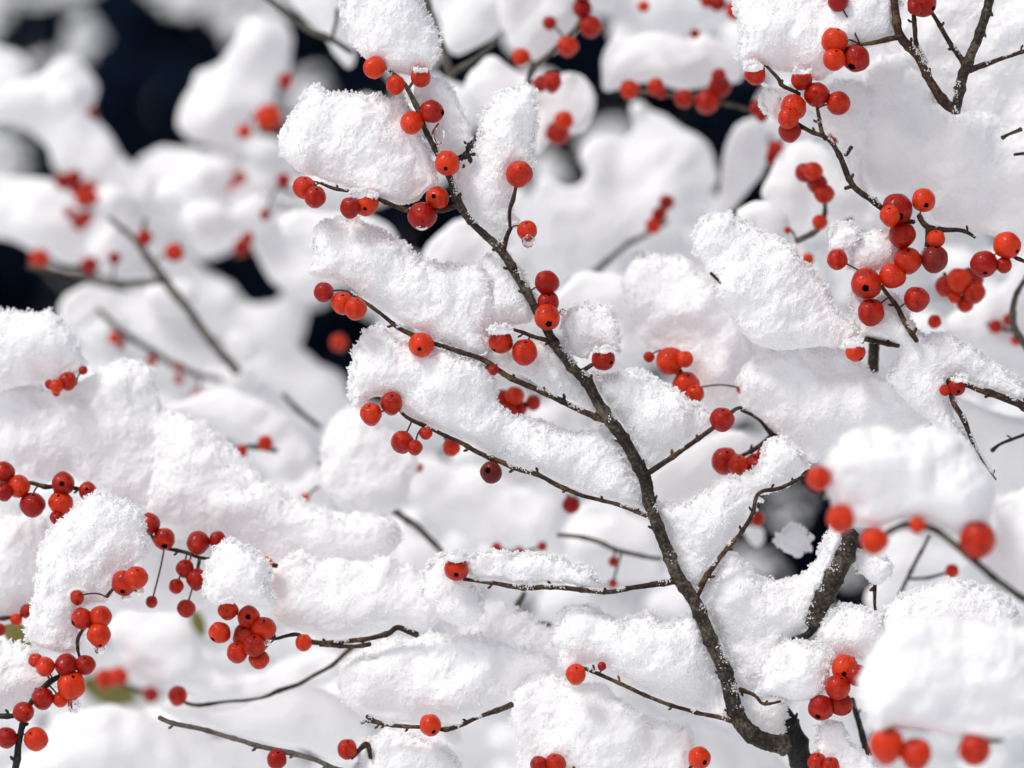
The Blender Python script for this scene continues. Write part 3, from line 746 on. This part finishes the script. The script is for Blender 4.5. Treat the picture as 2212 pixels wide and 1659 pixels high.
S('icy crumbling snow slope below the right hand berry knot', 16, 44, '1842,640 1880,655 1925,640 1955,680 1992,728 2040,720 2080,740 2132,778 2182,810 2230,850 2190,872 2110,835 2060,812 2045,860 2085,950 2140,1030 2110,1012 2040,950 2000,900 1940,850 1920,815 1935,760 1900,742 1862,728')
S('frosty snow heap behind the lower right front mound', 12, 44, '1900,1335 1952,1292 2000,1272 2060,1252 2112,1268 2162,1290 2195,1322 2160,1362 2060,1392 1960,1402 1900,1382')
S('small snow scrap right of the thick grey branch', 14, 22, '1836,1180 1870,1190 1902,1202 1920,1230 1902,1262 1870,1250 1846,1222')
S('icy snow tuft over red berries at the bottom right edge', 6, 28, '1768,1605 1780,1572 1812,1570 1832,1600 1882,1642 1880,1710 1765,1710')
S('icy snow behind the lowest bend of the stem', 17, 26, '1600,1500 1650,1512 1690,1520 1692,1560 1680,1600 1640,1590 1612,1560')
S('small frosty lump at the bottom left of centre', 20, 34, '770,1640 800,1592 860,1580 942,1602 985,1642 985,1710 770,1710')

# ============================================================ BRANCHES
t = ('twig', TWIG)
def tw(s): return ('twig', TWIG, s)
branch('sharp main stem curving from the bottom right to the top centre, hung with berries', 0, [
    ('stem', BARK, '836,150,4 870,178,5.5 887,205,6.5 905,240,7 918,275,6.5 938,320,7 955,350,7 975,395,8.5 990,440,11 1030,490,9.5 1085,545,11.5 1115,590,11 1150,655,11 1180,710,11.5 1200,745,13 1235,790,13 1265,820,14 1290,865,14 1318,910,17 1345,945,15 1375,1000,15.5 1395,1035,17 1405,1090,16 1430,1160,15.5 1460,1240,17 1500,1300,17 1530,1370,18 1565,1450,19 1590,1540,21 1610,1575,22 1650,1600,23 1700,1612,24'),
    tw('692,396,4 730,408,4.5 790,420,5 850,445,6 890,455,7 950,455,7 990,442,8'),
    tw('752,630,4 790,655,4.5 850,700,5.5 880,717,6.5 945,745,6 1030,772,6.5 1065,790,7 1110,820,7.5 1180,850,7.5 1250,885,7.5 1310,908,9'),
    tw('862,885,3 882,905,5 960,940,5 1060,990,6.5 1170,1030,6 1220,1055,6 1270,1075,5 1340,1092,5.5 1398,1112,8'),
    tw('1000,1250,4.5 1060,1258,5 1130,1270,7 1200,1268,6.5 1300,1278,6 1380,1268,6.5 1455,1255,9'),
    tw('1612,883,4 1590,885,5 1550,915,6 1500,955,6 1440,995,7 1398,1022,8'),
    tw('1740,1025,4 1690,1052,5 1640,1066,5 1625,1110,5 1600,1155,5.5 1565,1190,6 1530,1240,7 1505,1288,9'),
    tw('1250,1440,4 1280,1450,5 1340,1478,5 1390,1500,5 1470,1530,5 1560,1550,6 1592,1560,9'),
    tw('1686,1514,3 1650,1520,4 1630,1502,4.5 1595,1490,6'),
    tw('1105,712,4 1150,725,5 1195,738,7'),
    tw('1104,492,5 1093,512,6 1085,542,8'),
    tw('1114,402,4 1107,430,5.5 1100,452,5 1101,490,4'),
    tw('1300,776,3 1280,786,5 1258,800,7'),
    tw('895,170,3 882,190,4 878,195,4'),
  ], '810,146,22,-.8,.1 855,183,19 909,167,20 932,242,23,.95,.1 889,265,23,-.1,.45 966,353,25,-.1,.45 1121,376,27,.05,-.3 1139,499,20 945,428,23,-.3,-.1 912,467,28,0,.4 790,440,25,0,.45 758,450,20 658,405,23 682,427,22 '
     '1181,610,24,-.55,-.3 1184,653,22 1182,686,26,.1,.5 1082,738,24,-.6,.8 1133,761,26 1303,776,23,.65,.3 910,745,25,-.1,.35 741,655,22 770,667,22 700,631,20 1066,799,11 '
     '846,871,22 802,894,22 869,955,23,-.4,-.3 897,966,15 920,936,13 1061,1020,22,-.3,-.2,d 986,1228,25,0,.45 1244,1456,20 1300,1439,9 1560,906,24')
branch('thick black wet trunk rising from the bottom edge behind the stem', 14, [('trunk', BARK_DARK, '1680,1520,14 1700,1560,26 1730,1640,30 1755,1740,34')], name='shrub_trunk', cat='trunk')
branch('short thick grey brown branch cut off at the lower right, leaning left', 6, [('limb', BARK, '1843,1150,20 1825,1200,25 1800,1250,26 1775,1300,25 1752,1345,24'), ('twig', BARK_DARK, '1765,1340,14 1742,1372,9 1712,1382,6')], name='grey_branch')
branch('forked dark twigs at the top right with a trio of shiny berries', 0, [
    ('stem', TWIG, '1925,-60,9 1932,10,10 1938,60,11 1950,88,12 1980,120,10 2008,175,11 2040,222,13 2062,240,12'),
    tw('1858,96,5 1890,92,6 1940,80,8'), tw('1972,10,5 1975,60,6 1978,95,6 1998,135,7'),
    ('stem', BARK, '2064,242,12 2080,165,14 2105,100,12 2130,30,12 2152,-60,11'),
    tw('2012,28,5 2035,62,6 2060,105,7 2085,145,9'), tw('2240,103,5 2200,114,5 2150,132,6 2092,153,9')],
    '1803,88,27 1800,130,23 1849,127,27,-.4,.65 1810,2,21 1991,8,28,.7,.4 1972,20,15', base=(2062, 242))
branch('light brown kinked twig at the right carrying five sharp berries and a red knot', 2, [
    tw('1656,144,4 1680,166,5 1692,185,5.5 1728,205,5'), tw('1765,235,4.5 1775,285,6 1787,300,7'),
    tw('1722,270,7 1750,285,5.5 1787,300,6 1812,335,7 1825,360,8 1835,385,8 1852,410,8 1890,438,8 1930,470,7 1975,480,6'), tw('1824,335,6 1838,318,5'), tw('1825,408,5 1845,402,5'),
    tw('1985,465,7 2005,492,8 2060,496,6 2085,500,5 2108,512,4'), tw('2005,492,8 2003,530,7 1990,560,5'), tw('1905,620,5 1935,660,6 1950,690,7 1982,738,6')],
    '1631,160,21 1731,173,21,.4,0 1764,205,25,-.2,-.1 1810,223,24,.65,.5 1714,232,26,-.05,.45 1700,258,21 1706,284,22 1995,433,24,.1,.45 1938,452,31,.0,.5 1918,468,20 1948,507,27 1961,563,27 1925,596,24,.9,.2 1871,613,31,-.15,.3 1881,675,27 1980,646,25 2018,560,27,d 2021,516,19 1808,561,21', base=(1930, 470))
branch('berry pair and dark stalks hanging at the right edge', -8, [tw('2240,575,5 2200,560,5 2170,545,4')], '2175,530,27,.6,.45 2125,570,27,0,.7 2168,573,16')
branch('soft red berry bunch behind the right hand knot', 38, [tw('2105,590,4 2060,615,5 2040,590,5')], '2041,618,20 2068,606,24 2098,603,24 2100,632,22 2085,656,17 2018,695,14 2060,640,14', far=True)
branch('broken twig end with one berry under the jagged clump', 6, [tw('1870,732,7 1905,741,6.5 1942,749,5')], '1848,760,20,.5,.75')
branch('grey stub standing below the broken twig end', 26, [('limb', BARK, '1890,742,14 1888,780,14 1886,815,12')], name='grey_branch')
branch('thick dark twig entering from the right edge with a berry at its tip', 4, [('stem', TWIG, '2046,822,7 2090,832,8 2150,852,9 2190,868,10 2250,900,11'), tw('2048,822,7 2060,868,7 2078,900,7 2098,948,5 2120,990,2.5 2152,1035,2.5')], '2066,836,18,.1,.5 2041,843,11', base=(2250, 900))
branch('thin twig with a brown bud at the right edge', 20, [tw('2142,975,6 2160,962,4 2190,948,4 2250,925,4')], name='bare_twig')
branch('short dark twig poking out of snow at the far right', 12, [tw('2165,300,6 2180,290,4 2205,278,6')], name='bare_twig')
branch('tiny twig tip at the right edge below the short dark one', 12, [tw('2190,333,4 2215,330,4 2240,328,4')], name='bare_twig')
branch('thin brown twig half buried in the jagged crystal clump', 4, [tw('1535,590,4 1570,625,3 1585,638,3.5 1610,646,5 1640,660,3')], name='bare_twig')
branch('soft dark berry knot under the hanging snow clump right of the stem', 24, [tw('1455,755,4 1470,800,5 1500,840,5')], '1447,780,28,-.5,.4 1402,771,11 1478,776,17 1482,832,27 1500,850,18 1601,840,10', far=False)
branch('pair of red berries hanging on stalks under the right hand mound', 22, [tw('1600,884,4 1640,905,5 1668,938,6 1715,953,4'), tw('1668,938,6 1640,965,6 1600,985,5')], '1565,996,27 1592,1004,20 1636,1010,28 1650,984,18 1668,956,12')
branch('blurred front twig with large berries under the right front mound', -78, [('twig', BARK, '1915,1150,8 1960,1132,9 2020,1145,9 2080,1190,9 2150,1250,9 2260,1325,9')], '1768,1033,25 1815,1120,28 1888,1168,28,-.6,.1 2112,1165,36 1982,1134,17', far=True, base=(2260, 1325))
branch('red berry behind a thin twig at the right, small and soft', 60, [tw('2010,1155,4 1972,1225,5 1942,1285,5'), tw('2052,1236,4 2000,1250,4 1960,1248,4')], '2056,1233,14 1635,1120,15', far=True)
branch('small bare hooked twig right of the thick grey branch', 10, [tw('1907,1232,4 1890,1265,4.5 1890,1300,4 1896,1330,3.5'), tw('1880,1275,3.5 1890,1268,4.5')], name='bare_twig')
branch('dense cluster of six sharp berries at the lower right', 0, [tw('1845,1420,5 1822,1465,5 1790,1520,4')], '1825,1443,27,-.15,.35 1848,1455,22 1808,1482,25 1773,1528,26,-.3,.65 1815,1520,24,.7,.6')
branch('blurred orange red berries at the bottom of the lower right front mound', -80, [('twig', BARK, '2030,1560,6 2100,1590,7 2150,1598,7 2210,1570,7')], '1915,1609,34 1978,1628,32 2105,1618,32 2008,1540,18', far=True)
branch('dark slanting stalk behind the lower right front mound', 20, [('stem', BARK_DARK, '1840,1510,6 1858,1570,8 1878,1640,10')], name='bare_twig')
branch('red berries at the bottom edge under the icy tuft', 2, [tw('1760,1660,4 1800,1690,5')], '1765,1646,19 1792,1652,18')
branch('single round berry at the bottom edge right of centre', 6, [tw('1488,1665,5 1495,1650,4 1500,1645,3')], '1511,1637,23,.4,.3')
branch('brown twig under the large snow pad left of centre, ending in nine packed berries', 10, [tw('595,1380,4 640,1370,5 665,1385,7 700,1390,6 760,1385,6 800,1378,6 840,1368,7 862,1355,7 902,1372,8'), tw('690,1393,6 760,1398,5 800,1392,6')],
    '493,1318,20,0,0 538,1333,23,0,-.1 475,1366,22,-.6,.6 571,1357,24 533,1375,28 552,1392,23 513,1409,21 560,1424,20 656,1388,17', base=(902, 1372))
branch('thin arching twig with one soft berry at its left tip', 42, [tw('400,1515,4 430,1523,5 490,1515,4 560,1510,4 605,1492,6 660,1470,5 710,1440,5 762,1395,6')], '384,1502,19', far=True)
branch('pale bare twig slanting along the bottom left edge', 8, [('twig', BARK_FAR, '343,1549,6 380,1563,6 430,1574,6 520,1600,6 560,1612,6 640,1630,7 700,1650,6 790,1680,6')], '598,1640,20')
branch('curved twig under the wide bottom pad with one berry in the middle', 3, [tw('780,1562,6 800,1560,4 850,1568,5 930,1572,5 970,1575,6 1020,1555,5 1060,1540,6 1108,1522,8'), tw('792,1545,6 812,1557,5 850,1568,4')], '930,1566,22,.3,.5')
branch('berries and a dark bud at the bottom edge left of centre', 8, [tw('760,1640,4 790,1610,7 800,1640,5')], '750,1618,20')
branch('two red berries peeping out under the bottom centre mound', 4, [tw('1165,1670,4 1220,1680,5 1240,1655,4')], '1165,1652,18 1200,1650,21')
branch('drooping berry string along the right side of the tall leaning clump', -6, [
    tw('300,1240,3 255,1262,4 230,1290,5'), tw('222,1340,4 188,1352,4 170,1375,5 168,1400,4 175,1430,4'),
    ('stem', BARK_DARK, '175,1440,5 130,1460,6 100,1478,8 65,1520,7 48,1570,8 35,1640,9 25,1720,10'), ('twig', BARK_DARK, '-40,1545,7 10,1546,7 60,1548,5')],
    '268,1259,25,0,.6 298,1246,23 178,1336,22,-.8,.4 217,1332,22,.1,.6 215,1370,23,.2,.8 167,1290,14 77,1426,14 100,1438,19,0,.4 143,1436,23,-.2,.3 185,1436,20 155,1480,29 93,1508,22 131,1511,16,0,-.2 51,1538,21,.5,.1 15,1593,21 78,1596,24,-.3,-.5', base=(35, 1640))
branch('berry row under the broad bank in the left middle, running right', 16, [
    tw('322,1150,4 345,1180,4 400,1192,5 440,1205,4 520,1212,4 600,1222,6')],
    '322,1131,22,0,0 355,1164,22,.1,.6 428,1172,23,0,.5 470,1166,17 400,1228,18 425,1250,20 381,1266,15 403,1314,18 328,1300,12 573,1219,16', base=(600, 1222))
branch('group of red berries at the left edge under the broad bank', 14, [tw('-20,1040,4 60,1043,5 100,1052,6 140,1050,5 190,1062,5')], '8,1020,22,-.3,0 40,1050,23,.2,.4 12,1062,18 71,1090,25 137,1044,23,0,0 132,1087,24 190,1060,18,0,-.2 125,1118,14')
branch('small red berry tangle below the spiky block at the left edge', 24, [tw('100,830,4 130,835,4 165,830,4')], '147,823,18 125,834,14 107,830,9 122,848,8 180,800,9')
branch('red dots at the left edge beside the tall leaning clump', 26, [tw('-20,1335,5 30,1332,5 62,1325,4')], '60,1320,15 36,1338,12 0,1360,13', far=True)

gR = 'blurred background branches'
def FB(label, dz, lines, berries='', base=None):
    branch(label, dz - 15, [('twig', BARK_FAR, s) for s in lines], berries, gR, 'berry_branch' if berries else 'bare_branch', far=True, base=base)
FB('blurred bare branch running down from upper left to the middle', 150, ['235,470,6 300,530,8 352,600,12 400,660,11 450,730,11 515,805,12', '60,575,5 180,600,7 270,612,8 350,605,9', '300,540,5 315,475,6', ], '313,513,16 377,545,19 248,558,13', base=(515, 805))
FB('blurred olive twig hidden under the left middle snow', 165, ['210,668,7 260,715,8 330,760,8 400,800,8 480,820,6'], '247,730,13 262,746,9 328,780,11 388,793,10 387,820,10 428,857,14')
FB('blurred twig leaning right under the upper left snow saddle', 205, ['400,472,7 430,425,8 475,380,7'], '497,398,15 520,384,14 430,497,11')
FB('blurred red berry zigzag on the snow bough at left', 190, ['140,385,4 200,425,5 175,480,5'], '137,392,17 163,385,16 195,412,21 212,432,19 187,430,19 165,408,15 173,478,18 188,472,15 148,458,10')
FB('blurred berries hanging over the lower black gap at left', 175, ['80,545,5 140,575,5 200,575,6'], '87,558,20 195,573,18')
FB('blurred single berry half hidden beside the big black gap', 200, ['205,260,4 190,230,4'], '200,243,10')
FB('blurred big berry under the tall column left of the spiky clump', 175, ['560,235,4 600,250,5'], '580,253,27 528,285,15 617,175,16')
FB('blurred berry left of the twin berries on the spiky clump', 150, ['600,400,5 640,420,5'], '613,390,15 573,463,11')
FB('blurred berry cluster at the edge of the small dark hole at left', 170, ['510,560,5 540,500,5'], '522,535,17 536,515,13')
FB('blurred berry beside the second dark hole in the middle left', 150, ['735,720,4 740,760,5'], '732,740,17')
FB('two blurred berries under the rounded mound at middle left', 100, ['521,965,5 555,965,7 600,975,6'], '573,957,16 521,975,13')
FB('thin dark branch crossing the top edge left of the top cap', 95, ['545,-30,7 600,15,8 660,60,9 720,85,8 760,115,6', '720,85,5 728,20,5'], '')
FB('dark forked branch behind the top cap', 85, ['912,-40,9 930,40,10 955,100,9 972,165,10', '1080,85,5 1020,130,7 972,160,9'], '')
FB('blurred twig with three berries at the top centre', 88, ['1257,0,6 1250,50,6 1200,105,6 1155,150,8 1140,180,7'], '1187,50,14 1126,123,18 1226,100,21 1257,18,20 1276,57,22 1258,-12,18')
FB('blurred berries on the round snow mass in the upper centre', 80, ['1140,180,5 1180,175,4'], '1168,181,15 1192,178,20')
FB('blurred slanting berry pair above the blue gap', 100, ['1225,250,4 1200,300,4'], '1205,287,24 1217,263,20')
FB('blurred row of berries under the upper right snow hood', 95, ['1350,190,5 1440,205,6 1530,215,6 1640,245,5'], '1360,193,19 1417,187,17 1427,203,12 1477,213,19 1527,220,24 1555,187,22 1551,168,15 1637,235,17 1644,252,12', base=(1640, 245))
FB('blurred berries at the top edge left of the corner clump', 110, ['1500,-10,5 1560,10,5 1600,10,5'], '1588,23,19 1550,7,17 1525,3,12 1501,73,10 1390,14,12')
FB('blurred slanting berry smear above the chain of four', 110, ['1690,300,4 1660,350,4'], '1675,323,17 1666,342,13')
FB('blurred slanting chain of four berries at upper right', 60, ['1738,370,5 1780,425,5 1772,490,7 1720,520,8'], '1738,373,20 1754,372,19 1765,397,20 1778,420,20 1771,480,15 1701,497,7')
FB('blurred slanting pair of berries in the middle of the sweeping bough', 120, ['1440,430,5 1405,500,5'], '1440,437,15 1424,463,15 1411,488,16')
FB('blurred thin branch below the sweeping bough', 140, ['1440,480,6 1340,540,7 1280,590,9 1230,610,6'], '')
FB('blurred red berry bunch behind the second twig', 60, ['1080,860,4 1120,870,5 1150,870,4'], '1087,862,19 1112,855,19 1098,888,20 1120,882,17 1152,870,15 1078,880,14')
FB('soft single berry hanging under the third twig at left', 45, ['960,945,4 975,958,4'], '975,966,18')
FB('blurred small berries left of the third twig', 120, ['764,1100,6 768,1060,5'], '764,1076,17 787,1048,9')
FB('faint blurred berry below the end of the third twig', 75, ['1225,1070,4 1240,1085,4'], '1234,1090,18')
FB('blurred red arc of berries over the low frosty ridge', 90, ['1065,1180,4 1120,1195,4 1180,1175,4'], '1073,1184,11 1121,1193,11 1090,1196,10 1171,1180,10')
FB('blurred grey twig crossing toward the stem above the fourth twig', 80, ['1205,1155,5 1280,1165,6 1340,1190,6 1430,1208,5'], '1325,1213,10 1324,1260,9')
FB('blurred dark bare twig behind the middle ridge', 95, ['845,1100,9 880,1125,9 910,1145,9 955,1195,6'], '')
FB('blurred brown twig stub under the fourth twig', 70, ['1135,1280,6 1108,1320,8', '1155,1345,6 1190,1350,6'], '')
FB('blurred faint berries behind the hooped snow at lower left', 140, ['240,1470,6 300,1490,6 340,1500,5'], '227,1466,20 258,1459,20 327,1500,17')
FB('blurred grey twig at the right edge', 60, ['2225,580,6 2195,640,7 2190,700,9 2230,770,9'], '')
FB('dark blurred twig crossing between the left ridge and centre', 130, ['610,850,6 650,890,7 690,925,7'], '')

FB('blurred red specks behind the snow right of the three stacked berries', 110, ['1330,640,4 1400,660,5'], '1340,655,10 1372,668,9')
FB('blurred berries deep behind the big right mound at the right edge', 95, ['2130,700,4 2200,720,5'], '2150,705,14 2178,690,12 2195,735,11')
FB('blurred berries under the snow right of the chain of four', 75, ['1790,500,4 1840,470,5'], '1745,560,12 1800,300,11 1640,560,9')
FB('blurred berry specks on the middle ridge right of the left bank', 90, ['690,1000,4 720,1040,5'], '700,1010,10 660,1075,9 905,1010,9')

# ============================================================ SMALL THINGS
frost_crust('icy frost crumbs clinging along the sharp main stem and its side twigs', 'sharp main stem', .42)
frost_crust('icy frost crumbs on the forked dark twigs at the top right', 'forked dark twigs', .5)
frost_crust('icy frost crumbs on the light brown kinked twig at the right', 'light brown kinked', .35)
frost_crust('icy frost crumbs along the thick dark twig at the right edge', 'thick dark twig entering', .05)
frost_crust('icy frost grains around the thin twig in the jagged clump', 'thin brown twig half', .0)
frost_crust('icy frost crumbs on the short thick grey brown branch', 'short thick grey', .45)
frost_crust('icy frost crumbs on the twig of the packed berry cluster', 'brown twig under', .4)
frost_crust('icy frost crumbs on the curved twig of the wide bottom pad', 'curved twig under', .4)
def cap(label, x, y, w, h, dz=-4):
    a = ' '.join('%g,%g' % (x + w * math.cos(k) * random.uniform(.85, 1.15), y + .8 * h * math.sin(k) * random.uniform(.8, 1.2)) for k in np.linspace(0, 2 * math.pi, 11)[:-1])
    clump(label, dz, 8, a, 2, 'little snow caps on single berries', 'snow_clump', 'snow clump')
cap('tiny snow cap on the topmost right berry of the main stem', 908, 151, 17, 9)
cap('tiny snow cap on the leftmost berry under the top right clump', 1629, 145, 17, 10)
cap('tiny snow cap on the berry above the five berry group', 1733, 156, 18, 8)
cap('small snow lump melting over the twin berries of the first twig', 786, 422, 22, 13)
cap('tiny snow cap on the left berry of the hanging pair by the stem', 1082, 716, 22, 9)
cap('tiny snow cap on the berry of the fourth twig', 988, 1205, 20, 8)
cap('tiny snow cap on the top left berry of the packed cluster', 490, 1299, 18, 9)
cap('tiny snow cap on the broken twig end berry', 1842, 743, 17, 9)
cap('tiny snow cap on the small berry right of the stem', 1302, 757, 18, 8)
cap('tiny snow cap on the first berry of the long left berry row', 168, 1288, 16, 12)
cap('tiny snow cap on the berry at the tip of the thick dark twig', 2068, 820, 14, 8)

def drop(label, x, y, r, el, dz=-3, name='water_drop', cat='water drop'):
    V = sphere_v.copy(); k = np.clip(V[:, 2], 0, 1)
    V = V * np.array([1, 1, el]); V[:, :2] *= (1 - .55 * k ** 2)[:, None]
    s = PX * (D0 + dz * .001) / D0
    w = np.stack([V[:, 0] * r * s, V[:, 1] * r * s, V[:, 2] * r * s], 1)
    tag(link(name, mesh_from(name, w, sphere_f), ICE, None, pt(x, y, dz)), label, cat)
drop('clear water drop hanging from the berry right of the tall column', 1142, 520, 16, 1.05)
drop('clear water drop under the big berry on the first twig', 911, 490, 13, .6)
drop('stretched clear ice column below the berry pair on the upper stem', 947, 290, 15, 1.6, -1, 'icicle', 'icicle')
drop('clear water bead right of the three stacked berries', 1216, 674, 8, 1)
drop('clear water drop under the front berry of the leaning clump pair', 272, 1288, 11, .9, -8)
drop('clear water drop under the rear berry of the leaning clump pair', 301, 1276, 11, .9, -6)
drop('clear water drop under the lowest berry of the trio beside the leaning clump', 216, 1402, 13, .9, -8)
drop('ragged icy drip hanging from the lowest left berry cluster', 160, 1522, 14, 1.6, -8, 'icicle', 'icicle')
drop('clear water drop between berries of the packed nine berry cluster', 577, 1388, 8, .9, 2)

# dry seed husk stuck on the tall snow column
L = np.array([[0, 10, 0], [5, 4, 1], [4, -5, 1], [0, -9, 0], [-4, -4, 1], [-5, 4, 1], [0, 10, 0]], float)
v, f = tube(smooth_line(L, 3), np.full(len(smooth_line(L, 3)), 1.5), 6); w, o = to_world(v + np.array([1136, -265, 0]), 1136, 265, 6)
tag(link('seed_husk', mesh_from('seed_husk', w, f), HUSK, None, pt(1136, 265, 6)), 'tiny open brown seed husk stuck on the tall snow column', 'seed husk')

# added black spiky shape standing in for the dark gap between slope and column
tuft = MB()
for cx, cy, ang, ln, wd in ((0, 14, 1.4, 20, 6), (-6, -4, 1.1, 16, 8), (4, -12, 1.8, 18, 5), (10, 0, .1, 14, 4), (-10, -26, 1.2, 8, 3), (6, 26, 1.0, 8, 3), (-6, 24, 2.2, 7, 2.5), (-14, -10, 2.8, 8, 3)):
    kk = np.linspace(-1, 1, 8)[:, None]
    pp = np.array([cx, cy, 0]) + kk * np.array([math.cos(ang), math.sin(ang), .2]) * ln * .5 + np.array([1, -1, 0]) * (1 - kk ** 2) * 1.5
    v, f = tube(pp, wd * (1 - .7 * np.linspace(-1, 1, 8) ** 2) + .3, 8, .6, cx); tuft.add(v, f)
v, f = tuft.get(); w, o = to_world(v + np.array([1010, -332, 0]), 1010, 332, 3)
tag(link('dark_gap_stand_in', mesh_from('dark_gap_stand_in', w, f), BARK_DARK, None, o), 'made-up black shape standing in for the dark gap between the snow slope and the tall column', 'withered tuft')

# olive leaves showing between the lower left snow clumps
def leaf(label, cx, cy, a, b, ang, dz):
    n = 13; m = 7; V = []; F = []
    for i in range(n):
        u = i / (n - 1); wd = math.sin(math.pi * u) ** .8
        for j in range(m):
            t_ = j / (m - 1) * 2 - 1
            x = (u - .5) * 2 * a; y = t_ * b * wd; z = -abs(t_) * b * .35 * wd + 6 * math.sin(u * 3)
            V.append([x * math.cos(ang) - y * math.sin(ang), x * math.sin(ang) + y * math.cos(ang), z])
    for i in range(n - 1):
        for j in range(m - 1): q = i * m + j; F.append([q, q + 1, q + m + 1, q + m])
    w, o = to_world(np.array(V) + [cx, -cy, 0], cx, cy, dz)
    me = mesh_from('olive_leaf', w, np.array(F)); ob = link('olive_leaf', me, OLIVE, None, o)
    sm = ob.modifiers.new('thick', 'SOLIDIFY'); sm.thickness = .0004
    tag(ob, label, 'leaf', 'olive leaves behind the lower left snow')
leaf('olive green leaf behind the faint berries at lower left', 235, 1492, 70, 34, -.3, 200)
leaf('small olive leaf at the left edge beside the tall leaning clump', 36, 1370, 42, 24, -.8, 60)
leaf('olive leaf sliver under the berry row at lower left', 428, 1345, 34, 14, -1.2, 120)
